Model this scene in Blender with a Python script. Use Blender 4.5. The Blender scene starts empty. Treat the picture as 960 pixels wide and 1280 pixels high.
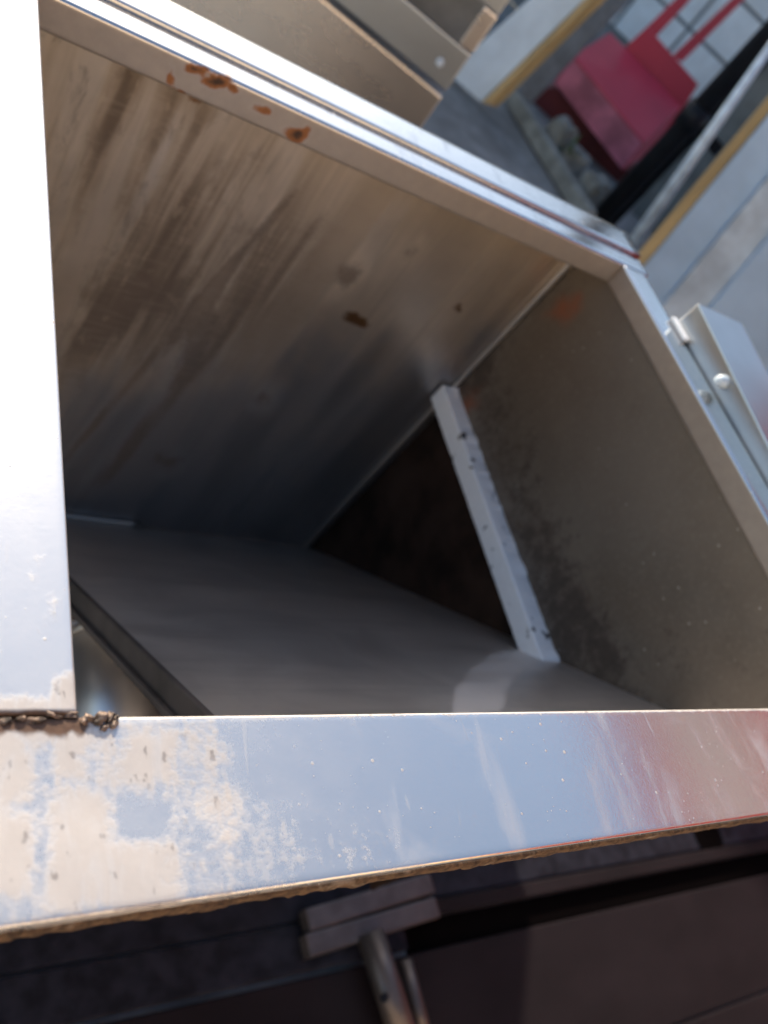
import bpy, bmesh, math, random
import numpy as np
from mathutils import Vector, Matrix
random.seed(7)
SC = bpy.context.scene
COL = SC.collection

# ------------------------------------------------------------------ camera
CAM = np.array([-0.0874, -0.0473, 0.2621])
RM = np.array([[0.80240278, -0.23709786, 0.54766265],
               [0.12892957, -0.82714816, -0.54699459],
               [0.5826894, 0.5095199, -0.63313706]])      # rows: right, down, forward
FPX = 1053.58                                               # focal length in pixels of the 960x1280 photo
cd = bpy.data.cameras.new('camera'); cam = bpy.data.objects.new('camera', cd); COL.objects.link(cam)
cd.sensor_fit = 'VERTICAL'; cd.sensor_height = 36.0; cd.lens = 36 * FPX / 1280
cd.clip_start = 0.01; cd.clip_end = 500
m = Matrix.Identity(4)
for i in range(3):
    m[i][0] = RM[0][i]; m[i][1] = -RM[1][i]; m[i][2] = -RM[2][i]; m[i][3] = CAM[i]
cam.matrix_world = m
cd.dof.use_dof = True; cd.dof.focus_distance = 0.36; cd.dof.aperture_fstop = 8.5
SC.camera = cam

# ------------------------------------------------------------------ sky, sun, exposure
SUN_EL, SUN_AZ = math.radians(20.5), math.radians(0.5)          # azimuth from +Y towards +X
w = bpy.data.worlds.new('World'); SC.world = w; w.use_nodes = True
nt = w.node_tree; nt.nodes.clear()
sky = nt.nodes.new('ShaderNodeTexSky'); sky.sky_type = 'NISHITA'; sky.sun_disc = False
sky.sun_elevation = SUN_EL; sky.sun_rotation = SUN_AZ; sky.air_density = 1.0; sky.dust_density = 1.6; sky.ozone_density = 1.0
bg = nt.nodes.new('ShaderNodeBackground'); bg.inputs[1].default_value = 0.15
out = nt.nodes.new('ShaderNodeOutputWorld')
nt.links.new(sky.outputs[0], bg.inputs[0]); nt.links.new(bg.outputs[0], out.inputs[0])
sd = bpy.data.lights.new('sun', 'SUN'); sd.energy = 4.0; sd.angle = math.radians(0.5); sd.color = (1.0, 0.9, 0.76)
so = bpy.data.objects.new('sun', sd); COL.objects.link(so)
sdir = Vector((math.sin(SUN_AZ) * math.cos(SUN_EL), math.cos(SUN_AZ) * math.cos(SUN_EL), math.sin(SUN_EL)))
so.rotation_euler = sdir.to_track_quat('Z', 'Y').to_euler(); so.location = sdir * 8
SC.view_settings.view_transform = 'Standard'; SC.view_settings.look = 'None'
SC.view_settings.exposure = 0.8; SC.view_settings.gamma = 1.0

# ------------------------------------------------------------------ pixel <-> world
def ray(x, y):
    d = RM.T @ np.array([(x - 480) / FPX, (y - 640) / FPX, 1.0]); return d / np.linalg.norm(d)
def hit(x, y, ax, v):
    d = ray(x, y); return CAM + d * (v - CAM[ax]) / d[ax]
E1 = np.array([0.722, -0.692, 0.0]); E2 = np.array([0.692, 0.722, 0.0])   # right / away, for what stands behind
def at(x, y, D, n=E2):
    d = ray(x, y); return CAM + d * D / (d @ n)
def pix(P):
    c = (np.asarray(P) - CAM) @ RM.T
    z = np.maximum(c[:, 2], 0.02)
    return 480 + FPX * c[:, 0] / z, 640 + FPX * c[:, 1] / z

# ------------------------------------------------------------------ numpy noise
def _h(ix, iy, s):
    n = (ix.astype(np.int64) * 374761393 + iy.astype(np.int64) * 668265263 + s * 1442695041) & 0x7fffffff
    n = ((n ^ (n >> 13)) * 1274126177) & 0x7fffffff
    n = (n ^ (n >> 16)) & 0xffff
    return n / 65535.0
def vnoise(x, y, s=0):
    x = np.asarray(x, float); y = np.asarray(y, float)
    ix = np.floor(x); iy = np.floor(y); fx = x - ix; fy = y - iy
    fx = fx * fx * (3 - 2 * fx); fy = fy * fy * (3 - 2 * fy)
    a = _h(ix, iy, s); b = _h(ix + 1, iy, s); c = _h(ix, iy + 1, s); d = _h(ix + 1, iy + 1, s)
    return (a * (1 - fx) + b * fx) * (1 - fy) + (c * (1 - fx) + d * fx) * fy
def fbm(x, y, s=0, o=4):
    r = 0; a = 0.5; t = 0
    for k in range(o):
        r = r + a * vnoise(x * 2 ** k, y * 2 ** k, s + k * 17); t += a; a *= 0.55
    return r / t
def sstep(a, b, x):
    t = np.clip((x - a) / (b - a), 0, 1); return t * t * (3 - 2 * t)
def boxes(px, py, lst, soft=16.0, warp=14.0, s=0):
    """field 0..1 (0.5 on the outline) of a union of boxes / ellipses given in photo pixels, edges roughened"""
    wx = px + (fbm(px / 22, py / 22, s) - .5) * 2 * warp + (vnoise(px / 5, py / 5, s + 5) - .5) * warp * .5
    wy = py + (fbm(px / 22, py / 22, s + 9) - .5) * 2 * warp + (vnoise(px / 5, py / 5, s + 6) - .5) * warp * .5
    f = np.full(np.shape(px), -1e3)
    for b in lst:
        if b[0] == 'e':
            _, cx, cy, rx, ry, an = b; c, q = math.cos(math.radians(an)), math.sin(math.radians(an))
            u = (wx - cx) * c + (wy - cy) * q; v = -(wx - cx) * q + (wy - cy) * c
            f = np.maximum(f, (1 - np.sqrt((u / rx) ** 2 + (v / ry) ** 2)) * min(rx, ry))
        else:
            x0, y0, x1, y1 = b
            f = np.maximum(f, np.minimum(np.minimum(wx - x0, x1 - wx), np.minimum(wy - y0, y1 - wy)))
    return np.clip(0.5 + f / soft * 0.5, 0, 1)

# ------------------------------------------------------------------ node materials
class NM:
    def __init__(s, name):
        s.m = bpy.data.materials.new(name); s.m.use_nodes = True; s.t = s.m.node_tree; s.t.nodes.clear()
        s.o = s.t.nodes.new('ShaderNodeOutputMaterial'); s.b = s.t.nodes.new('ShaderNodeBsdfPrincipled')
        s.t.links.new(s.b.outputs[0], s.o.inputs[0])
        s.tc = s.t.nodes.new('ShaderNodeTexCoord').outputs['Object']
    def n(s, typ, **k):
        n = s.t.nodes.new(typ)
        for a, v in k.items(): setattr(n, a, v)
        return n
    def put(s, sock, v):
        if isinstance(v, bpy.types.NodeSocket): s.t.links.new(v, sock)
        elif isinstance(v, (tuple, list)) and len(v) == 3 and sock.type == 'RGBA': sock.default_value = (*v, 1)
        else: sock.default_value = v
    def attr(s, name): return s.n('ShaderNodeAttribute', attribute_name=name).outputs['Fac']
    def math(s, op, a, b=0.0, c=0.0):
        n = s.n('ShaderNodeMath', operation=op)
        for i, v in enumerate((a, b, c)): s.put(n.inputs[i], v)
        return n.outputs[0]
    def map(s, scale=(1, 1, 1), rot=(0, 0, 0)):
        n = s.n('ShaderNodeMapping'); s.put(n.inputs['Vector'], s.tc); n.inputs['Scale'].default_value = scale
        n.inputs['Rotation'].default_value = rot; return n.outputs[0]
    def noise(s, scale, detail=4, rough=.55, stretch=(1, 1, 1), dist=0.0):
        n = s.n('ShaderNodeTexNoise'); s.put(n.inputs['Vector'], s.map(stretch)); n.inputs['Scale'].default_value = scale
        n.inputs['Detail'].default_value = detail; n.inputs['Roughness'].default_value = rough; n.inputs['Distortion'].default_value = dist
        return n.outputs[0]
    def vor(s, scale, stretch=(1, 1, 1)):
        n = s.n('ShaderNodeTexVoronoi'); s.put(n.inputs['Vector'], s.map(stretch)); n.inputs['Scale'].default_value = scale
        return n.outputs['Distance']
    def ss(s, v, a, b, lo=0.0, hi=1.0):
        n = s.n('ShaderNodeMapRange', interpolation_type='SMOOTHSTEP'); s.put(n.inputs[0], v)
        n.inputs[1].default_value = a; n.inputs[2].default_value = b; n.inputs[3].default_value = lo; n.inputs[4].default_value = hi
        return n.outputs[0]
    def mix(s, f, a, b):
        n = s.n('ShaderNodeMix', data_type='RGBA'); s.put(n.inputs[0], f); s.put(n.inputs[6], a); s.put(n.inputs[7], b); return n.outputs[2]
    def mf(s, f, a, b):
        n = s.n('ShaderNodeMix', data_type='FLOAT'); s.put(n.inputs[0], f); s.put(n.inputs[2], a); s.put(n.inputs[3], b); return n.outputs[0]
    def set(s, **k):
        for a, v in k.items():
            s.put(s.b.inputs[{'col': 'Base Color', 'met': 'Metallic', 'rough': 'Roughness', 'an': 'Anisotropic', 'spec': 'Specular IOR Level'}[a]], v)
        return s
    def bump(s, h, st=.2, d=.001):
        n = s.n('ShaderNodeBump'); n.inputs['Strength'].default_value = st; n.inputs['Distance'].default_value = d
        s.put(n.inputs['Height'], h); s.put(s.b.inputs['Normal'], n.outputs[0]); return s

def simple(name, col, rough=.6, met=0.0, var=.25, scale=8, bump=0.0, stretch=(1, 1, 1)):
    k = NM(name); f = k.noise(scale, 5, .6, stretch)
    k.set(col=k.mix(k.ss(f, .3, .7), tuple(c * (1 - var) for c in col), tuple(min(1, c * (1 + var)) for c in col)), rough=rough, met=met)
    if bump: k.bump(f, bump, .004)
    if sum(col) < .06: k.set(spec=.15)
    return k.m

def rim_steel(name='rim_steel', r0=.26, r1=.40, m0=.9, m1=.78, g=1.0, tint=(1, 1, 1)):
    k = NM(name)
    scr = k.noise(120, 5, .7, (1, .25, 1), .8)
    fine = k.noise(420, 5, .65); mid = k.noise(90, 4, .6); smear = k.noise(14, 5, .6, (1, 2.2, 1), .6)
    wn = k.math('ADD', k.math('MULTIPLY', k.math('SUBTRACT', fine, .5), 1.1), k.math('ADD', k.math('MULTIPLY', k.math('SUBTRACT', mid, .5), .7), k.math('MULTIPLY', k.math('SUBTRACT', scr, .5), .9)))
    wear = k.ss(k.math('ADD', k.attr('wear'), k.math('MULTIPLY', wn, .75)), .22, .80)
    wear = k.math('MULTIPLY', wear, k.ss(scr, .25, .55, .62, .90))
    speck = k.math('MAXIMUM', k.ss(k.math('ADD', k.vor(130), k.math('MULTIPLY', k.noise(35, 2), .35)), .2, .26, 1, 0), k.ss(k.math('ADD', k.vor(300), k.math('MULTIPLY', k.noise(22, 3), .5)), .24, .31, 1, 0))
    speck = k.math('MAXIMUM', speck, k.math('MULTIPLY', k.ss(k.noise(240, 2, .4, (.9, .12, 1), .5), .72, .77), .22))
    wear = k.math('MAXIMUM', wear, k.math('MULTIPLY', speck, .75))
    film = k.ss(smear, .5, .72)
    hz = k.attr('haze'); film = k.math('MAXIMUM', k.math('MULTIPLY', film, k.ss(hz, 0, .4, .35, 1)), k.math('MULTIPLY', hz, k.ss(mid, .3, .7, .75, 1)))
    pits = k.ss(k.noise(260, 3, .5, (1, .55, 1)), .62, .68)
    rub = k.noise(30, 5, .65, (1.6, .35, 1), .4); film = k.math('MAXIMUM', film, k.math('MULTIPLY', k.ss(rub, .5, .72), .9))
    steel = k.mix(film, tuple(g * v * t for v, t in zip((.92, .89, .85), tint)), tuple(g * v * t for v, t in zip((.80, .785, .765), tint)))
    cream = k.mix(k.noise(60, 5, .65), (.44, .385, .345), (.66, .59, .525))
    cream = k.mix(k.math('MULTIPLY', pits, .8), cream, (.22, .18, .16))
    c = k.mix(wear, steel, cream)
    burn = k.ss(k.math('ADD', k.attr('burn'), k.math('MULTIPLY', k.math('SUBTRACT', mid, .5), .7)), .3, .75)
    c = k.mix(burn, c, k.mix(fine, (.05, .025, .015), (.22, .12, .07)))
    rust = k.ss(k.math('ADD', k.attr('rust'), k.math('MULTIPLY', k.math('SUBTRACT', mid, .5), .6)), .35, .6)
    c = k.mix(rust, c, k.mix(k.ss(k.math('ADD', k.attr('rust'), k.math('MULTIPLY', fine, .3)), .75, 1.05), (.25, .10, .035), (.04, .022, .016)))
    tan = k.attr('tan'); c = k.mix(k.math('MULTIPLY', tan, k.math('SUBTRACT', 1.0, rust)), c, k.mix(mid, (.29, .235, .19), (.44, .365, .30)))
    bad = k.math('MAXIMUM', k.math('MAXIMUM', wear, k.math('MULTIPLY', tan, .6)), k.math('MAXIMUM', burn, rust))
    k.set(col=c, met=k.mf(bad, k.mf(film, m0, m1), .18), rough=k.mf(bad, k.mf(film, r0, r1), .62), an=.3)
    k.bump(k.math('ADD', k.math('MULTIPLY', wear, .6), k.math('MULTIPLY', fine, .35)), .18, .0008)
    return k.m

def wall_steel():
    k = NM('stained_steel')
    fine = k.noise(300, 4, .6); st = k.noise(21, 4, .55, (1, 1, .085), .3); st2 = k.noise(70, 2, .5, (1, 1, .05))
    weave = k.noise(300, 2, .5, (.1, .1, 1)); cloud = k.noise(7, 4, .6)
    a = k.attr('stain')
    s = k.ss(k.math('ADD', k.math('MULTIPLY', st, .8), k.math('MULTIPLY', st2, .22)), .43, .62)
    s = k.math('MULTIPLY', s, k.attr('streak'))
    c = k.mix(k.ss(cloud, .3, .7), (.56, .465, .37), (.75, .63, .51))
    lit = k.ss(k.math('ADD', k.attr('upper_light'), k.math('MULTIPLY', k.math('SUBTRACT', st, .5), .5)), .2, .8)
    c = k.mix(lit, (.34, .335, .345), c)  # tan above, dark cool grey below: light falloff painted into the base colour
    c = k.mix(k.math('MULTIPLY', s, k.mf(lit, .6, .95)), c, (.12, .09, .072))
    c = k.mix(k.ss(k.math('ADD', a, k.math('MULTIPLY', k.math('SUBTRACT', fine, .5), .35)), .35, .65, 0, .75), c, (.17, .13, .105))
    c = k.mix(k.math('MULTIPLY', k.ss(weave, .5, .66), k.math('MULTIPLY', k.attr('streak'), .08)), c, (.62, .54, .46))
    r = k.ss(k.math('ADD', k.attr('rust'), k.math('MULTIPLY', k.math('SUBTRACT', fine, .5), .5)), .35, .6)
    c = k.mix(r, c, (.20, .10, .045))
    mot = k.noise(45, 5, .7, (1, 1, .45), .5)
    c = k.mix(k.math('MULTIPLY', k.ss(mot, .5, .66), k.math('MULTIPLY', k.ss(k.attr('streak'), .4, 1.0), .42)), c, (.13, .10, .08))
    c = k.mix(k.math('MULTIPLY', k.ss(k.noise(110, 3, .6, (1, 1, .4)), .6, .7), k.math('MULTIPLY', k.ss(k.attr('streak'), .4, 1.0), .18)), c, (.66, .56, .45))
    k.set(col=c, met=k.mf(k.math('MAXIMUM', s, a), .85, .45), rough=k.mf(s, .36, .55))
    k.bump(k.math('ADD', k.math('MULTIPLY', weave, .25), k.math('MULTIPLY', s, .5)), .10, .001)
    return k.m

def side_steel():
    k = NM('grimy_steel')
    mid = k.noise(28, 6, .68); fine = k.noise(190, 4, .6); cl = k.noise(6, 4, .6)
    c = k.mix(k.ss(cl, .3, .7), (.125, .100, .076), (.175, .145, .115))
    c = k.mix(k.ss(fine, .45, .75, 0, .35), c, (.22, .19, .155))
    spk = k.noise(75, 6, .75)
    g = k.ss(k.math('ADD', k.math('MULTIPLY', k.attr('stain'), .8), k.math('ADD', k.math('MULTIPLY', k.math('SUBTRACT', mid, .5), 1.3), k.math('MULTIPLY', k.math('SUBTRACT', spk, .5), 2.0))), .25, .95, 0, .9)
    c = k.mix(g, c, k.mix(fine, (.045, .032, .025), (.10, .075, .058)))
    r = k.ss(k.math('ADD', k.attr('rust'), k.math('MULTIPLY', k.math('SUBTRACT', mid, .5), .7)), .3, .7)
    c = k.mix(k.math('MULTIPLY', r, .8), c, (.26, .085, .04))
    sp = k.ss(k.vor(55), .05, .075, 1, 0)
    c = k.mix(k.math('MULTIPLY', sp, .5), c, (.5, .47, .42))
    k.set(col=c, met=.35, rough=k.mf(g, .5, .8)); k.bump(k.math('ADD', mid, k.math('MULTIPLY', fine, .4)), .2, .001)
    return k.m

def plate_steel():
    k = NM('chute_steel')
    br = k.noise(40, 5, .6, (.12, 1, 1)); cl = k.noise(9, 5, .6, (1, 1, 1), .8); fine = k.noise(250, 3)
    c = k.mix(k.ss(cl, .3, .7), (.52, .475, .445), (.68, .625, .58))
    c = k.mix(k.ss(br, .5, .75, 0, .5), c, (.40, .365, .34))
    a = k.ss(k.math('ADD', k.attr('stain'), k.math('MULTIPLY', k.math('SUBTRACT', br, .5), .8)), .3, .7)
    c = k.mix(k.math('MULTIPLY', a, .6), c, (.72, .70, .70))
    k.set(col=c, met=.74, rough=k.mf(a, k.mf(cl, .25, .4), .55)); k.bump(k.math('ADD', fine, br), .06, .001)
    return k.m

def ledge_mat():
    k = NM('chalky_steel'); f = k.noise(120, 5, .65); b = k.noise(55, 3)
    c = k.mix(f, (.74, .75, .77), (.88, .89, .91)); c = k.mix(k.ss(b, .63, .68), c, (.06, .06, .065))
    k.set(col=c, rough=.55, met=0.0); k.bump(f, .3, .001); return k.m

def brushed(name, col, rough=.3, sc=1.0):
    k = NM(name); f = k.noise(30 * sc, 5, .6, (.2, 1, 1)); c = k.noise(7 * sc, 4, .6)
    k.set(col=k.mix(k.ss(c, .3, .7), tuple(v * .86 for v in col), col), met=1.0, rough=k.mf(f, rough * .8, rough * 1.3)); k.bump(f, .05, .001)
    return k.m

def crust():
    k = NM('edge_crust'); f = k.noise(260, 6, .7); g = k.noise(60, 4, .6)
    c = k.mix(k.ss(f, .3, .7), (.04, .02, .01), (.20, .115, .055)); c = k.mix(k.ss(g, .6, .72), c, (.30, .22, .15))
    k.set(col=c, rough=.85); k.bump(f, .6, .002); return k.m

M = dict(rim=rim_steel('side_rim_steel', .26, .40, .82, .66), rimn=rim_steel('near_rim_steel', .10, .27, .93, .70), rimf=rim_steel('far_rim_steel', .12, .22, .97, .92, .62, (.94, 1.0, 1.08)), wall=wall_steel(), side=side_steel(), plate=plate_steel(), ledge=ledge_mat(), crust=crust(),
         bead=simple('weld_metal', (.17, .12, .09), .5, .5, .9, 220, .5),
         bracket=brushed('bracket_steel', (.56, .575, .58), .3), strip=brushed('strip_steel', (.62, .58, .54), .42),
         dark=simple('dark_steel', (.06, .05, .048), .55, .3, .35, 20), recess=simple('dark_recess', (.030, .017, .012), .8, .1, .5, 14, .2),
         pan=simple('base_pan', (.03, .028, .028), .7, .2, .3, 20), pipe=brushed('pipe_steel', (.62, .66, .72), .4),
         board=simple('floor_board', (.014, .0095, .011), .75, 0, .2, 10, .04, (.5, 1, 1)), slate=simple('slate_board', (.017, .017, .024), .6, 0, .45, 30, .06), slot=NM('dark_slot').set(col=(.004, .003, .003), rough=.9, spec=0.0).m, tow=simple('tow_steel', (.12, .10, .095), .42, .6, .2, 30, .05),
         ground=simple('yard_ground', (.19, .20, .20), .9, 0, .3, 6, .3),
         cab=brushed('cabinet_steel', (.92, .83, .75), .26, .5), cab2=brushed('cabinet_steel_cool', (.55, .58, .60), .36, .5), niche=simple('niche_grey', (.22, .25, .28), .6),
         white=simple('white_board', (.70, .80, .86), .6, 0, .1, 5), timber=simple('timber', (.50, .36, .17), .7, 0, .3, 10, .2, (1, 1, .1)),
         post=simple('grey_post', (.17, .19, .21), .7, 0, .25, 12), red=simple('red_paint', (.50, .045, .08), .4, 0, .07, 4),
         redsheen=simple('red_paint_sheen', (.52, .17, .24), .35, 0, .35, 7), redd=simple('red_inside', (.10, .012, .014), .7, 0, .3, 10),
         stone=simple('stone', (.20, .21, .195), .9, 0, .3, 14, .5), leaf=simple('leaf', (.07, .13, .04), .6, 0, .3, 20),
         black=simple('black_pipe', (.014, .015, .018), .35, 0, .3, 8), pole=simple('galvanised', (.66, .76, .84), .4, .1, .2, 20),
         shade=simple('green_grey_panel', (.13, .155, .155), .7, 0, .25, 6), bluewall=simple('blue_grey_panel', (.43, .58, .74), .5, 0, .10, 4),
         palewall=simple('pale_panel', (.54, .63, .70), .6, 0, .2, 9), tile=simple('pale_tile', (.62, .72, .78), .35, 0, .12, 5), grout=simple('grout', (.16, .19, .21), .8),
         redwall=simple('red_shed_board', (.50, .035, .03), .6, 0, .2, 4), greyband=simple('grey_shed_board', (.62, .48, .45), .6, 0, .15, 4), plaster=simple('cream_plaster', (.66, .52, .37), .9, 0, .08, 3, .2))

# ------------------------------------------------------------------ mesh helpers
def link(name, me, mat, parent=None):
    o = bpy.data.objects.new(name, me); COL.objects.link(o)
    if mat: me.materials.append(mat)
    if parent: o.parent = parent
    return o
def thing(name, label, cat, loc=(0, 0, 0), group=None):
    o = bpy.data.objects.new(name, None); COL.objects.link(o); o.empty_display_size = .05
    o['label'] = label; o['category'] = cat
    if group: o['group'] = group
    return o
def tag(o, label=None, cat=None, group=None, kind=None):
    for k, v in (('label', label), ('category', cat), ('group', group), ('kind', kind)):
        if v: o[k] = v
    return o
def rrect(a0, a1, b0, b1, r=.0025, step=.0015, top_only=True):
    """rounded rectangle outline (a = across, b = up), densely cut along the top and the a0 side"""
    pts = []
    def arc(ca, cb, s):
        for i in range(5):
            t = math.radians(s + i * 22.5); pts.append((ca + r * math.cos(t), cb + r * math.sin(t)))
    def seg(p, q, n):
        for i in range(1, n): pts.append((p[0] + (q[0] - p[0]) * i / n, p[1] + (q[1] - p[1]) * i / n))
    n = max(2, int((a1 - a0) / step)); nv = max(2, int((b1 - b0) / step))
    arc(a1 - r, b1 - r, 0); seg((a1 - r, b1), (a0 + r, b1), n)
    arc(a0 + r, b1 - r, 90); seg((a0, b1 - r), (a0, b0 + r), nv)
    arc(a0 + r, b0 + r, 180); arc(a1 - r, b0 + r, 270)
    return pts
def sweep(name, prof, ts, fn, mat, parent=None, masks=None, smooth=True, wob=None):
    """closed outline prof swept along ts; fn(t, a, b) -> point; masks: {attribute: function(px, py, P)}"""
    n = len(prof); V = np.array([fn(t, a, b) for t in ts for a, b in prof], float)
    F = []
    for i in range(len(ts) - 1):
        for j in range(n):
            k = (j + 1) % n; F.append((i * n + j, i * n + k, (i + 1) * n + k, (i + 1) * n + j))
    F.append(tuple(range(n))[::-1]); F.append(tuple((len(ts) - 1) * n + j for j in range(n)))
    if wob is not None: V = wob(V)
    me = bpy.data.meshes.new(name); me.from_pydata(V.tolist(), [], F)
    bm = bmesh.new(); bm.from_mesh(me); bmesh.ops.recalc_face_normals(bm, faces=bm.faces); bm.to_mesh(me); bm.free()
    if smooth:
        me.polygons.foreach_set('use_smooth', [len(p.vertices) == 4 for p in me.polygons])
    if masks:
        px, py = pix(V)
        for k, g in masks.items():
            at_ = me.attributes.new(k, 'FLOAT', 'POINT'); at_.data.foreach_set('value', np.asarray(g(px, py, V), np.float32))
    return link(name, me, mat, parent)
def slab(name, P0, U, Vv, nu, nv, th, mat, parent=None, masks=None):
    """flat panel: corner P0, edges U and V; the gridded face looks along U x V; th = thickness behind it"""
    P0, U, Vv = (np.array(q, float) for q in (P0, U, Vv)); N = np.cross(U, Vv); N /= np.linalg.norm(N)
    G = [P0 + U * i / nu + Vv * j / nv for j in range(nv + 1) for i in range(nu + 1)]
    idx = lambda i, j: j * (nu + 1) + i
    F = [(idx(i, j), idx(i + 1, j), idx(i + 1, j + 1), idx(i, j + 1)) for j in range(nv) for i in range(nu)]
    loop = [idx(i, 0) for i in range(nu)] + [idx(nu, j) for j in range(nv)] + [idx(i, nv) for i in range(nu, 0, -1)] + [idx(0, j) for j in range(nv, 0, -1)]
    b = len(G); G += [G[i] - N * th for i in loop]; L = len(loop)
    F += [(loop[(i + 1) % L], loop[i], b + i, b + (i + 1) % L) for i in range(L)]
    F.append(tuple(b + i for i in range(L))[::-1])
    V = np.array(G); me = bpy.data.meshes.new(name); me.from_pydata(V.tolist(), [], F)
    if masks:
        px, py = pix(V)
        for k, g in masks.items():
            at_ = me.attributes.new(k, 'FLOAT', 'POINT'); at_.data.foreach_set('value', np.asarray(g(px, py, V), np.float32))
    return link(name, me, mat, parent)
def prism(name, pts, ext, mat, parent=None, bev=.003):
    """polygon of 3-D points pushed along ext, edges bevelled"""
    bm = bmesh.new(); ext = Vector(ext)
    a = [bm.verts.new(Vector(p)) for p in pts]; b = [bm.verts.new(Vector(p) + ext) for p in pts]; n = len(a)
    bm.faces.new(a); bm.faces.new(b[::-1])
    for i in range(n): bm.faces.new((a[(i + 1) % n], a[i], b[i], b[(i + 1) % n]))
    bmesh.ops.recalc_face_normals(bm, faces=bm.faces)
    if bev: bmesh.ops.bevel(bm, geom=bm.edges[:], offset=bev, segments=2, affect='EDGES', profile=.6)
    me = bpy.data.meshes.new(name); bm.to_mesh(me); bm.free()
    return link(name, me, mat, parent)
def box(name, lo, hi, mat, parent=None, bev=.002):
    (x0, y0, z0), (x1, y1, z1) = lo, hi
    return prism(name, [(x0, y0, z0), (x1, y0, z0), (x1, y1, z0), (x0, y1, z0)], (0, 0, z1 - z0), mat, parent, bev)
def tube(name, p, q, r0, r1, mat, parent=None, n=20, cuts=1, bev=0):
    p, q = Vector(p), Vector(q); d = (q - p).normalized(); u = d.orthogonal().normalized(); v = d.cross(u)
    bm = bmesh.new(); rings = []
    for k in range(cuts + 1):
        t = k / cuts; c = p.lerp(q, t); r = r0 + (r1 - r0) * t
        rings.append([bm.verts.new(c + (u * math.cos(2 * math.pi * i / n) + v * math.sin(2 * math.pi * i / n)) * r) for i in range(n)])
    for a, b in zip(rings, rings[1:]):
        for i in range(n):
            f = bm.faces.new((a[i], a[(i + 1) % n], b[(i + 1) % n], b[i])); f.smooth = True
    bm.faces.new(rings[0][::-1]); bm.faces.new(rings[-1])
    bmesh.ops.recalc_face_normals(bm, faces=bm.faces)
    me = bpy.data.meshes.new(name); bm.to_mesh(me); bm.free()
    return link(name, me, mat, parent)
def lump(name, c, rad, mat, parent=None, seed=0, sub=3, amp=.18, boxy=False, rot=0):
    bm = bmesh.new()
    if boxy:
        bmesh.ops.create_cube(bm, size=1.6); bmesh.ops.bevel(bm, geom=bm.edges[:], offset=.2, segments=2, affect='EDGES')
        bmesh.ops.subdivide_edges(bm, edges=bm.edges[:], cuts=1, use_grid_fill=True)
    else: bmesh.ops.create_icosphere(bm, subdivisions=sub, radius=1)
    cr, sr = math.cos(rot), math.sin(rot)
    for v in bm.verts:
        q = v.co; k = 1 + amp * (float(vnoise(q.x * 2.1 + 9 + seed, q.y * 2.1 + q.z * 1.7 + 20, seed)) - .5) * 2
        x, y, z = q.x * rad[0] * k, q.y * rad[1] * k, q.z * rad[2] * k
        v.co = (c[0] + x * cr - y * sr, c[1] + x * sr + y * cr, c[2] + z)
    for f in bm.faces: f.smooth = not boxy
    me = bpy.data.meshes.new(name); bm.to_mesh(me); bm.free()
    return link(name, me, mat, parent)

# ------------------------------------------------------------------ setting: yard ground
GZ = -0.9
me = bpy.data.meshes.new('ground')
me.from_pydata([(-60, -60, GZ - .012), (60, -60, GZ - .012), (60, 60, GZ - .012), (-60, 60, GZ - .012)], [], [(0, 1, 2, 3)])
ground = tag(link('ground', me, M['ground']), kind='structure', label='grey yard ground behind and below the steel hopper')
# dark boards lying in front of and under the hopper
for (y0, y1, x0, x1, dz) in ((.113, .42, -.5, 2.4, 0), (.047, .110, -.7, .78, .002), (.086, .110, .783, 2.4, .004), (-.16, .040, -.6, 2.4, 0), (-.40, -.163, -.6, 2.4, .003)):
    box('floor_board', (x0, y0, GZ - .011), (x1, y1, GZ + dz), M['board' if y0 < .046 or x0 > .5 else 'slate'], ground, .003)

box('gap_shade', (.783, .041, GZ - .011), (2.4, .085, GZ - .008), M['slot'], ground, 0)  # black strip in the board gap, painted in place of its shade

# ------------------------------------------------------------------ the hopper
W_ = .06; L = .5538; WY = .52; H_ = .0245; BY = .577; HZ = -.6249; SL = 1.028; ZS = -.2525
hop = thing('steel_hopper', 'worn open stainless steel hopper with stained walls and sloping chute', 'hopper')

def nm_wear_glint(px, py, P):
    c = boxes(px, py, [(-40, 905, 228, 1146), (228, 915, 250, 960), ('e', 262, 945, 12, 26, 0), ('e', 272, 1003, 26, 18, 10), ('e', 285, 1040, 12, 22, 0)], 34, 12, 3)
    c = np.maximum(c, boxes(px, py, [(255, 1066, 385, 1094), ('e', 330, 1050, 60, 22, -10), ('e', 250, 1085, 50, 20, 0), ('e', 420, 1070, 40, 14, -8)], 44, 16, 4) * .52)
    cut = boxes(px, py, [(40, 935, 61, 1130), ('e', 40, 1008, 20, 15, 0), (-40, 1126, 62, 1150), (140, 985, 222, 1052), ('e', 96, 980, 22, 7, 10), ('e', 112, 958, 7, 18, 15), ('e', 152, 922, 8, 18, 15), (222, 890, 234, 1060), ('e', 300, 1062, 34, 9, -8), ('e', 330, 1040, 40, 10, 0)], 22, 10, 11)
    edge_glint = sstep(.0575, .0592, P[:, 1]) * .9 * sstep(.0, -.02, -P[:, 0] + .0)     # painted bright line, as if sun catches the rounded inner edge
    sm = (sstep(.45, .75, fbm(px / 55, py / 45, 31)) * .34 + .16) * sstep(520, 180, px) + .10 * sstep(.5, .8, fbm(px / 40, py / 60, 33))
    base = np.maximum(np.minimum(c, 1 - cut), sm)
    return np.maximum(base, sstep(.0578, .0592, P[:, 1]) * .75)  # cream wear, plus a painted sun glint along the inner edge
def nm_burn(px, py, P):
    d = np.abs(py - 905) / (15 + 12 * vnoise(px / 9, 0 * px, 77)) + np.maximum(px - 105, 0) / 14
    return np.clip(1.12 - d, 0, 1) * (P[:, 1] > .03)
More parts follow.
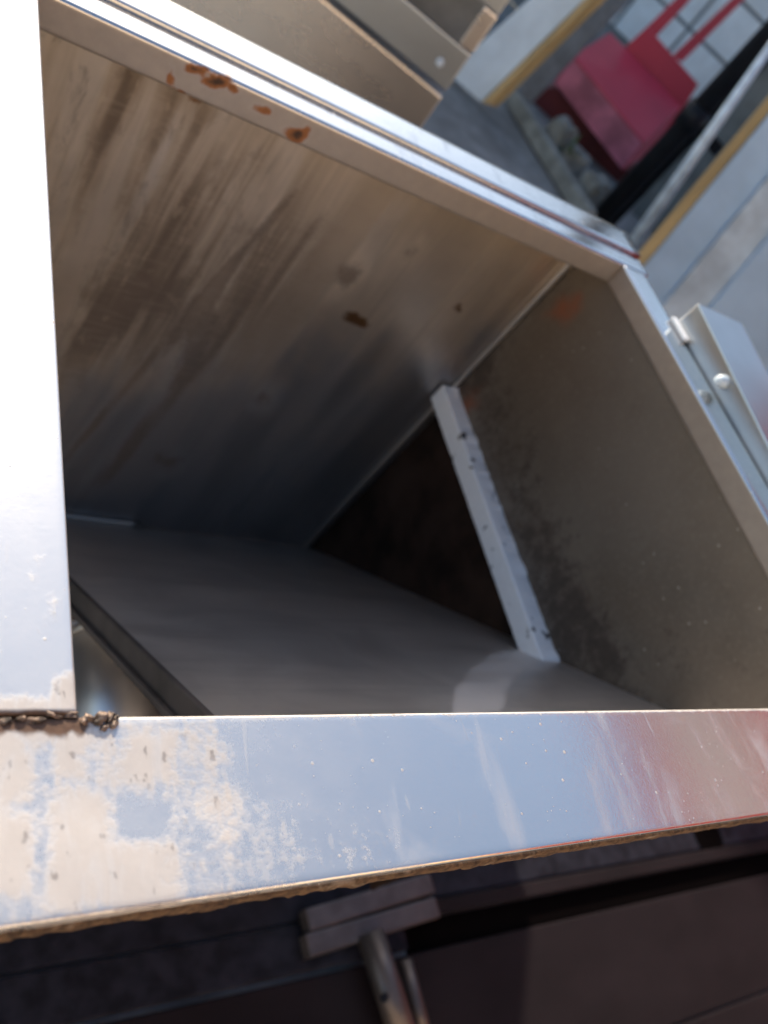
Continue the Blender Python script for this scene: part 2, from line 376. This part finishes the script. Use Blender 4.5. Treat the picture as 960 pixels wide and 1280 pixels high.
ts = np.linspace(-.25, .72, 560)
sweep('rim_rail', rrect(0, W_, -.012, 0, .0015, .0018), ts, lambda t, a, b: (t, a, b), M['rimn'], hop,
      {'haze': lambda px, py, P: sstep(620, 200, px) * .95 + .18 * sstep(860, 560, px), 'wear': nm_wear_glint, 'burn': nm_burn, 'rust': lambda px, py, P: 0 * px})['label'] = 'near blue-reflecting rail with peeled cream patches'
def lf_wear(px, py, P):
    c = boxes(px, py, [(-40, 872, 98, 900), ('e', 88, 868, 26, 24, -40)], 14, 9, 5)
    return np.maximum(c, sstep(.58, .8, fbm(px / 30 + py / 130, py / 70, 41)) * .30)
def lf_burn(px, py, P): return np.clip(1.0 - np.abs(py - 893) / 12, 0, 1) * .9
sweep('rim_rail', rrect(-.09, 0, -.02, .0008, .0015, .002), np.linspace(.0605, .75, 320), lambda t, a, b: (-.09 - a, t, b) if 0 else (a, t, b), M['rim'], hop,
      {'haze': lambda px, py, P: .45 + .5 * fbm(px / 40, py / 80, 141), 'wear': lf_wear, 'burn': lf_burn, 'rust': lambda px, py, P: 0 * px})['label'] = 'glaring side rail welded onto the near rail'
RUST = [('e', 245, 88, 16, 7, 20), ('e', 272, 102, 20, 9, 15), ('e', 213, 97, 4, 12, 0), ('e', 330, 137, 12, 5, 8), ('e', 373, 165, 16, 9, 10), ('e', 293, 112, 6, 6, 0), ('e', 228, 118, 10, 4, 10)]
def fr_rust(px, py, P): return boxes(px, py, RUST, 9, 6, 21)
def fr_wear(px, py, P): return (.14 + .12 * fbm(px / 40, py / 40, 51)) * (P[:, 2] < -.002)
sweep('rim_rail', rrect(WY, WY + .0255, -H_, 0, .0025, .0022), np.linspace(-.12, L + .038, 300), lambda t, a, b: (t, a, b), M['rimf'], hop,
      {'tan': lambda px, py, P: .85 * (P[:, 2] < -.002) * (P[:, 1] < WY + .003), 'wear': fr_wear, 'burn': lambda px, py, P: .35 * sstep(395, 470, px) * sstep(600, 470, px) * (P[:, 2] < -.001), 'rust': fr_rust})['label'] = 'far rail with rust spots on its inner lip'
sweep('cover_strip', rrect(WY + .0259, .584, -.02, .0035, .002, .004), np.linspace(-.12, .592, 60), lambda t, a, b: (t, a, b), M['rimf'], hop,
      {'wear': lambda px, py, P: 0 * px + .05, 'burn': lambda px, py, P: 0 * px, 'rust': lambda px, py, P: 0 * px})
sweep('rim_rail', rrect(L, L + .033, -H_, 0, .0025, .0025), np.linspace(.0605, WY - .0005, 200), lambda t, a, b: (a, t, b), M['rimf'], hop,
      {'tan': lambda px, py, P: .85 * (P[:, 2] < -.002) * (P[:, 0] < L + .003), 'wear': lambda px, py, P: .02 + .10 * fbm(px / 30, py / 30, 61) * (P[:, 2] < -.002), 'burn': lambda px, py, P: 0 * px, 'rust': lambda px, py, P: 0 * px})

# crusted front edge of the near rail
def wobble(V):
    n = fbm(V[:, 0] * 90, V[:, 2] * 300 + 5, 71, 5) - .5; k = np.clip(1.15 - V[:, 0] * 1.6, .25, 1.1)
    V[:, 1] -= np.abs(n) * .0035 * k; V[:, 2] += n * .004 * k + (.0025 + 0 * n)
    return V
sweep('grime_crust', [(.004, -.0122), (.004, -.0148), (.0005, -.0155), (-.0008, -.0142), (-.0008, -.011), (-.0004, -.0085), (.004, -.008)], np.linspace(-.2, .715, 700), lambda t, a, b: (t, a, b), M['crust'], hop, wob=wobble)
# weld along the joint of the two near rails
x = -.055; i = 0
while x < .012:
    ln = random.uniform(.0016, .0055); i += 1
    lump('weld_bead', (x + ln / 2, W_ + random.uniform(-.0018, .0006), .0002), (ln * .62, random.uniform(.0006, .0012), random.uniform(.0005, .0010)), M['bead'], hop, i, 3, .55, rot=random.uniform(-.35, .35))
    x += ln * random.uniform(.8, 1.5)
for x, y, r in ((.0075, .0590, .0018), (.0100, .0585, .0015), (.0115, .0575, .0012), (.0085, .0562, .0010), (.0032, .0590, .0016), (.0125, .0590, .0009)): lump('weld_bead', (x, y, .0004), (r * 1.3, r, r * .8), M['bead'], hop, int(x * 1e4), 3, .6, rot=x * 90)

# far wall
def fw_streak(px, py, P):
    lf = sstep(520, 200, px - (py - 300) * .35)
    return np.clip(.38 + .8 * lf * sstep(600, 380, py + .25 * px), 0, 1)
def fw_stain(px, py, P):
    s = boxes(px, py, [('e', 436, 343, 24, 17, -50), ('e', 513, 318, 14, 8, -45), ('e', 205, 372, 34, 26, -40), ('e', 250, 400, 45, 12, -60), ('e', 130, 400, 60, 18, -58), ('e', 165, 365, 40, 22, -30), ('e', 210, 580, 18, 12, 0), ('e', 330, 500, 14, 10, -40)], 18, 10, 81) * .8
    band = np.exp(-((px + py * .86 - 640) / 26) ** 2) * sstep(200, 300, py) + np.exp(-((px + py * .86 - 575) / 14) ** 2) * sstep(180, 260, py)
    return np.clip(s + band * .55 * (.5 + fbm(P[:, 0] * 120, P[:, 2] * 8, 83)), 0, 1)
def fw_rust(px, py, P): return boxes(px, py, [('e', 446, 400, 17, 8, 15), ('e', 575, 384, 4, 4, 0), ('e', 244, 122, 10, 4, 10)], 8, 6, 87)
def fw_light(px, py, P): return sstep(590, 340, py + (fbm(px / 60, py / 60, 131) - .5) * 90 + .05 * px)  # painted light, fading down the wall
slab('wall_panel', (-.088, BY, -.66), (L + .14, 0, 0), (0, 0, .655), 180, 180, .003, M['wall'], hop, {'upper_light': fw_light, 'streak': fw_streak, 'stain': fw_stain, 'rust': fw_rust})['label'] = 'streaked tan steel wall opposite the cream-patched rail'
# wall on the right with its ledge
def rw_stain(px, py, P):
    d = px - (572 + (py - 495) * .385)
    g = np.exp(-((d - 28) / 46) ** 2) * (.72 + .3 * sstep(560, 760, py)) + .5 * sstep(40, 5, np.abs(px - 705 + (py - 345) * .98)) + .35 * sstep(690, 860, py) * sstep(.9, .3, fbm(px / 50, py / 50, 91))
    g = g + .22 * np.exp(-(((px - 735) / 34) ** 2 + ((py - 780) / 60) ** 2))
    return np.clip(g, 0, 1)
def rw_rust(px, py, P): return np.clip(boxes(px, py, [('e', 702, 388, 20, 11, -40), ('e', 580, 503, 10, 16, 60)], 26, 12, 95) * .95, 0, 1)
slab('wall_panel', (L + .003, BY - .0005, ZS + .0005), (0, -BY + .062, 0), (0, 0, -ZS - .022), 150, 80, .003, M['side'], hop, {'stain': rw_stain, 'rust': rw_rust})['label'] = 'brown grime-spotted side wall above the pale ledge'
slab('wall_panel', (L + .012, BY - .0005, -.66), (0, -BY + .1, 0), (0, 0, .40), 4, 4, .003, M['recess'], hop)['label'] = 'dark recessed side wall below the pale ledge'  # very dark brown over the whole lower panel
def ledge_w(V):
    n = fbm(V[:, 1] * 130, V[:, 2] * 60, 101, 4) - .5; e = sstep(L - .012, L + .002, V[:, 0])
    V[:, 2] += n * .001 + e * (n * .007); V[:, 0] += n * .0006; return V
sweep('support_ledge', rrect(L - .0195, L + .054, ZS - .0255, ZS, .0015, .004), np.linspace(.16, BY - .004, 180), lambda t, a, b: (a, t, b), M['ledge'], hop, wob=ledge_w)
# pale bead down the corner, and along the foot of the far wall
sweep('corner_strip', rrect(L - .0055, L + .0025, BY - .006, BY - .0004, .002, .003), np.linspace(-.63, -.026, 40), lambda t, a, b: (a, b, t), M['strip'], hop)
sweep('seam_bead', rrect(BY - .0065, BY - .0004, HZ + .004, HZ + .0115, .002, .003), np.linspace(-.08, .30, 30), lambda t, a, b: (t, a, b), M['strip'], hop)
# chute plate: rises at about 45 degrees from the foot of the far wall to the near rail
def pl_stain(px, py, P):
    cx = np.interp(py, [800, 818, 840, 860, 890, 900], [690, 650, 618, 603, 596, 594]); hw = np.interp(py, [800, 820, 850, 890], [40, 42, 36, 34])
    return sstep(1.25, .75, np.abs(px - cx) / hw + (fbm(px / 25, py / 12, 111) - .5) * .5) * sstep(800, 822, py) * .62
PX0, Y0, Y1 = .131, .031, BY - .001
zt = lambda y: HZ + SL * (BY - y)
slab('chute_plate', (PX0, Y0, zt(Y0)), (L + .052 - PX0, 0, 0), (0, Y1 - Y0, zt(Y1) - zt(Y0)), 160, 120, .004, M['plate'], hop, {'stain': pl_stain})
nrm = np.array([0, SL, 1.0]) / math.hypot(SL, 1)
lip = [np.array([PX0 - .001, Y0, zt(Y0)]), np.array([PX0 - .001, Y1, zt(Y1)])]
prism('plate_lip', [lip[0] + nrm * .0015, lip[1] + nrm * .0015, lip[1] - nrm * .022, lip[0] - nrm * .022], (-.005, 0, 0), M['dark'], hop, .0012)
prism('plate_lip', [lip[0] - nrm * .014 + [-.0055, 0, 0], lip[1] - nrm * .014 + [-.0055, 0, 0], lip[1] - nrm * .019 + [-.0055, 0, 0], lip[0] - nrm * .019 + [-.0055, 0, 0]], (-.004, 0, 0), M['dark'], hop, .001)
# left part of the chute foot, beyond the lip the hopper is open to the pan below
pt = tube('drain_pipe', (.245, .19, -.60), (.245, .395, -.60), .05, .05, M['pipe'], hop, 36)
tube('pipe_collar', (.245, .393, -.60), (.245, .402, -.60), .0545, .0545, M['strip'], pt, 36)
for lx, ly in ((-.086, BY - .045), (-.086, .17), (L + .058, BY - .045), (L + .058, .17)):
    box('leg', (lx, ly, GZ + .001), (lx + (.035 if lx < 0 else -.003) , ly + .04, -.026 if lx > 0 else -.021), M['dark'], hop, .002)
box('side_panel', (L + .0585, .15, -.72), (L + .062, BY, -.025), M['dark'], hop, .001)
box('back_panel', (-.088, BY + .0035, GZ + .001), (L + .058, BY + .006, -.021), M['dark'], hop, .0008)
# bracket bolted to the rail on the right
XB = L + .036
b0, b1, b2, b3 = (hit(848, 412, 0, XB), hit(880, 386, 0, XB), hit(975, 572, 0, XB), hit(975, 640, 0, XB))
br = prism('mounting_bracket', [(XB, .452, -.02), (XB, .452, .0285), (XB, .20, .0108), (XB, .20, -.02)], (.075, 0, 0), M['bracket'], hop, .0016)
box('bracket_tab', (XB - .0075, .425, .0006), (XB - .0005, .455, .0045), M['ledge'], br, .001)
bc = hit(905, 478, 0, XB)
tube('bolt', (XB - .0005, bc[1], bc[2]), (XB - .006, bc[1], bc[2]), .0065, .0055, M['pole'], br, 16)
lump('bolt_head', (XB - .007, bc[1], bc[2]), (.003, .0055, .0055), M['pole'], br, 3, 2, .1)

# ------------------------------------------------------------------ tow bar lying on the boards
tow = thing('tow_bar', 'steel T shaped bar with drilled tube lying on dark boards', 'tow bar')
for (a, b, wd, z) in (((385, 1182), (548, 1133), .030, .028), ((385, 1150), (541, 1103), .030, .028)):
    p, q = hit(*a, 2, GZ + z), hit(*b, 2, GZ + z); d = (q - p) / np.linalg.norm(q - p); n = np.array([-d[1], d[0], 0])
    prism('cross_plate', [p - n * wd / 2, q - n * wd / 2, q + n * wd / 2, p + n * wd / 2], (0, 0, -.022), M['tow'], tow, .003)
ra, rb = hit(462, 1166, 2, GZ + .028), hit(510, 1310, 2, GZ + .03)
tu = tube('tube', ra, rb, .021, .021, M['tow'], tow, 24)
hc = hit(481, 1247, 2, GZ + .049)
tube('hole', hc + [0, 0, -.004], hc + [0, 0, .0005], .006, .006, M['black'], tu, 14)
tube('guide_rod', hit(505, 1200, 2, GZ + .02), hit(532, 1300, 2, GZ + .02), .012, .012, M['tow'], tow, 14)
hb = hit(890, 1042, 2, GZ + .012)
tube('board_hole', hb + [0, 0, -.013], hb + [0, 0, -.0112], .048, .048, M['slot'], ground, 28)

# ------------------------------------------------------------------ behind the hopper
def poly(name, pts, D, th, mat, parent=None, bev=.004):
    return prism(name, [at(x, y, D) for x, y in pts], E2 * th, mat, parent, bev)
# stainless cabinet
cab = thing('steel_cabinet', 'stainless cabinet with open shelf standing behind the hopper', 'cabinet')
cu = np.array([1, -.6, 0.0]); cu /= np.linalg.norm(cu); cn = np.array([.6, 1.0, 0]); cn /= np.linalg.norm(cn)
cc = CAM + ray(545, 135) * 1.75
def cp(u, z): return np.array([cc[0], cc[1], 0]) + cu * u + np.array([0, 0, z])
def cz(x, y):
    d = ray(x, y); P = CAM + d * ((cc - CAM) @ cn) / (d @ cn); return (P - cc) @ cu, P[2]
ug, zg = cz(555, 118); uu, zu = cz(580, 62); zg2 = cz(410, 0)[1]
zg = (zg + zg2) / 2
def cpan(name, u0, u1, z0, z1, off, th, mat, par=cab):
    return prism(name, [cp(u0, z0) - cn * off, cp(u1, z0) - cn * off, cp(u1, z1) - cn * off, cp(u0, z1) - cn * off], cn * th, mat, par, .003)
cpan('carcass', -.86, ug - .006, GZ, zg - .004, -.012, .5, M['niche'])
cpan('lower_panel', -.86, ug, GZ + .08, zg - .006, 0, .01, M['cab'])
upp = cpan('upper_panel', -.86, ug, zg + .006, zu, 0, .01, M['cab2'])
cpan('shelf_back', -.85, ug - .004, zg, zu + .14, -.30, .01, M['niche'])
cpan('top_rail', -.86, ug, zu + .075, zu + .115, 0, .35, M['cab2'])
cpan('upright', ug - .028, ug + .001, zu + .001, zu + .074, -.001, .03, M['cab'])
cpan('upright', -.86, -.83, zu + .001, zu + .074, -.001, .03, M['cab'])
ru, rz = cz(550, 78); tube('rivet', cp(ru, rz), cp(ru, rz) - cn * .006, .008, .006, M['pole'], upp, 14)
# leaning white board with timber edge
wb = thing('leaning_board', 'pale board with yellow timber edge leaning beside the red trolley', 'board')
poly('sheet', [(560, 92), (601, 128), (790, -60), (725, -60)], 4.0, .05, M['white'], wb)
poly('timber_edge', [(602, 128), (611, 131), (803, -60), (791, -60)], 3.99, .07, M['timber'], wb)
poly('timber_edge', [(612, 131), (620, 134), (816, -60), (804, -60)], 4.02, .05, M['timber'], wb)
tag(poly('grey_post', [(640, 120), (656, 136), (846, -64), (800, -64)], 4.35, .09, M['post']), 'dark grey post standing between the pale board and red trolley', 'post')
# red trolley
tr = thing('red_trolley', 'red metal trolley with box hood and two uprights', 'trolley')
DF, DB = 4.6, 5.0
F = lambda x, y: at(x, y, DF)
Bk = lambda x, y: at(x, y, DB)
prism('hood_front', [F(692, 103), F(778, 213), F(806, 180), F(717, 70)], E2 * .02, M['redsheen'], tr, .006)  # pale pink colour paints in the sheen of the hood front
prism('hood_top', [F(717, 69), F(806, 179), Bk(852, 132), Bk(763, 40)], np.array([0, 0, -.015]), M['red'], tr, .004)
prism('hood_side', [F(692, 103), F(717, 69), Bk(763, 40), Bk(725, 92)], E1 * .012, M['red'], tr, .003)
prism('hood_side', [F(778, 213), F(806, 180), Bk(852, 132), Bk(815, 190)], -E1 * .012, M['red'], tr, .003)
poly('back_panel', [(790, 150), (778, 62), (809, 33), (873, 106), (835, 165)], DB + .02, .02, M['red'], tr)
poly('upright', [(806, 36), (819, 47), (905, -46), (890, -46)], DB + .05, .035, M['red'], tr)
poly('upright', [(840, 70), (852, 78), (985, -55), (970, -55)], DB + .05, .035, M['red'], tr)
poly('body_inside', [(640, 135), (668, 112), (700, 108), (786, 214), (772, 268), (735, 262)], DF + .12, .25, M['redd'], tr, .01)
# kerb, stones, weed
ka, kb = hit(636, 130, 2, GZ), hit(728, 280, 2, GZ); d = (kb - ka) / np.linalg.norm(kb - ka); n = np.array([-d[1], d[0], 0])
tag(prism('kerb_strip', [ka - n * .025, kb - n * .025, kb + n * .03, ka + n * .03], (0, 0, .07), M['stone'], None, .006), 'narrow grey kerb strip beside the stones', 'kerb')
def stone(x, y, r, label, seed, rot):
    c = hit(x, y, 2, GZ + r[2] * .8); o = lump('stone_block', c, r, M['stone'], None, seed, 3, .22, True, rot); tag(o, label, 'stone'); return o
stone(700, 170, (.085, .07, .085), 'pale stone block under the red hood, farther from the pipe', 1, .4)
stone(716, 197, (.07, .09, .06), 'low pale stone next to the green weed', 2, 1.0)
stone(742, 237, (.085, .075, .07), 'pale squarish stone at the foot of the black pipe', 3, .2)
wd = thing('green_weed', 'small green weed growing between the pale stones', 'weed')
gc = hit(697, 200, 2, GZ)
for i in range(14):
    a = random.uniform(0, 6.28); ln = random.uniform(.05, .13); t = Vector((math.cos(a) * ln * .8, math.sin(a) * ln * .8, random.uniform(.05, .14))); s = Vector((-math.sin(a), math.cos(a), 0)) * .014
    c = Vector(gc); me = bpy.data.meshes.new('leaf'); me.from_pydata([c, c + t * .5 + s, c + t, c + t * .5 - s, c + t * .5 + Vector((0, 0, -.004))], [], [(0, 1, 4), (1, 2, 4), (2, 3, 4), (3, 0, 4)])
    link('leaf', me, M['leaf'], wd)
# black downpipe
bp = thing('black_pipe', 'thick black upright pipe with collar and bracket', 'pipe')
pc = at(850, 165, 3.9)
tube('pipe', (pc[0], pc[1], GZ - .01), (pc[0], pc[1], 1.6), .046, .046, M['black'], bp, 24)
p2 = at(866, 172, 3.96); tube('rod', (p2[0], p2[1], GZ - .01), (p2[0], p2[1], 1.6), .018, .018, M['black'], bp, 14)
tube('collar', (pc[0], pc[1], pc[2] + .02), (pc[0], pc[1], pc[2] + .12), .056, .056, M['black'], bp, 24)
poly('bracket_arm', [(858, 152), (872, 148), (905, 184), (893, 197)], 3.95, .05, M['black'], bp)
tag(tube('steel_pole', at(768, 338, 3.6), at(990, 20, 3.6), .030, .013, M['pole'], None, 18), 'slim pale metal pole leaning in front of the black pipe', 'pole')
# wall corner on the right
wl = thing('panel_wall', 'blue grey panel wall edged with a timber batten', 'wall')
poly('timber_batten', [(780, 338), (797, 342), (1010, 82), (1010, 62)], 3.45, .05, M['timber'], wl)
poly('panel', [(798, 342), (812, 400), (1010, 160), (1010, 84)], 3.44, .06, M['bluewall'], wl)
poly('panel', [(813, 400), (840, 440), (1010, 238), (1010, 162)], 3.42, .06, M['palewall'], wl)
poly('panel', [(841, 440), (900, 640), (1100, 640), (1100, 132)], 3.40, .06, M['bluewall'], wl)
tag(poly('shaded_panel', [(740, 330), (800, 400), (1060, 120), (1060, -40), (960, 40)], 4.5, .05, M['shade']), 'green grey panel in shade behind the slim pole', 'panel')
# tiled wall at the back
tw = thing('tiled_wall', 'pale tiled wall with dark joints behind the red trolley', 'wall')
DT = 6.0; o0 = at(845, 40, DT)
TH, TW = .27, .36
for j in range(-4, 5):
    for i in range(-5, 5):
        c = o0 + E1 * (i + .15) * TW + np.array([0, 0, (j + .25) * TH])
        if c[2] < GZ + .05: continue
        dz = random.uniform(-.002, .002)
        prism('tile', [c + E2 * dz, c + E1 * (TW - .022) + E2 * dz, c + E1 * (TW - .022) + [0, 0, TH - .022] + E2 * dz, c + [0, 0, TH - .022] + E2 * dz], E2 * .018, M['tile'], tw, .003)
bb = o0 - E1 * 4.8; prism('grout_sun_block', [np.array([*(bb + E2 * .012)[:2], GZ]), np.array([*(o0 + E1 * 2.4 + E2 * .012)[:2], GZ]), np.array([*(o0 + E1 * 2.4 + E2 * .012)[:2], 1.5]), np.array([*(bb + E2 * .012)[:2], 1.5])], E2 * .06, M['grout'], tw, 0)  # left end runs on out of view, added to shade the ground by the cabinet
# red boarded shed beside the yard (seen only mirrored in the near rail)
sh = thing('red_shed', 'red boarded shed wall with a grey band beside the yard', 'shed')
for i in range(14):
    z0 = GZ + i * .2435
    box('board', (3.6 + (i % 2) * .004, -4, z0), (3.66, 1.8, z0 + .238), M['greyband' if i in (11, 12) else 'redwall'], sh, .004)
# unseen cream wall added behind the camera to bounce sunlight onto the hopper's far wall
hs = thing('bounce_facade', 'added unseen cream plastered wall bouncing sunlight into the hopper', 'bounce_facade')
box('wall', (-6, -3.9, GZ - .01), (5, -3.6, 2.3), M['plaster'], hs, .01)
box('plinth', (-6.02, -3.598, GZ - .01), (5.02, -3.56, GZ + .35), M['stone'], hs, .006)
wn = box('window', (-2.6, -3.598, .1), (-1.3, -3.57, 1.3), M['white'], hs, .006); box('pane', (-2.5, -3.568, .2), (-1.4, -3.56, 1.2), M['black'], wn, .002)
box('door', (2.6, -3.598, GZ + .02), (3.5, -3.56, 1.15), M['timber'], hs, .006)
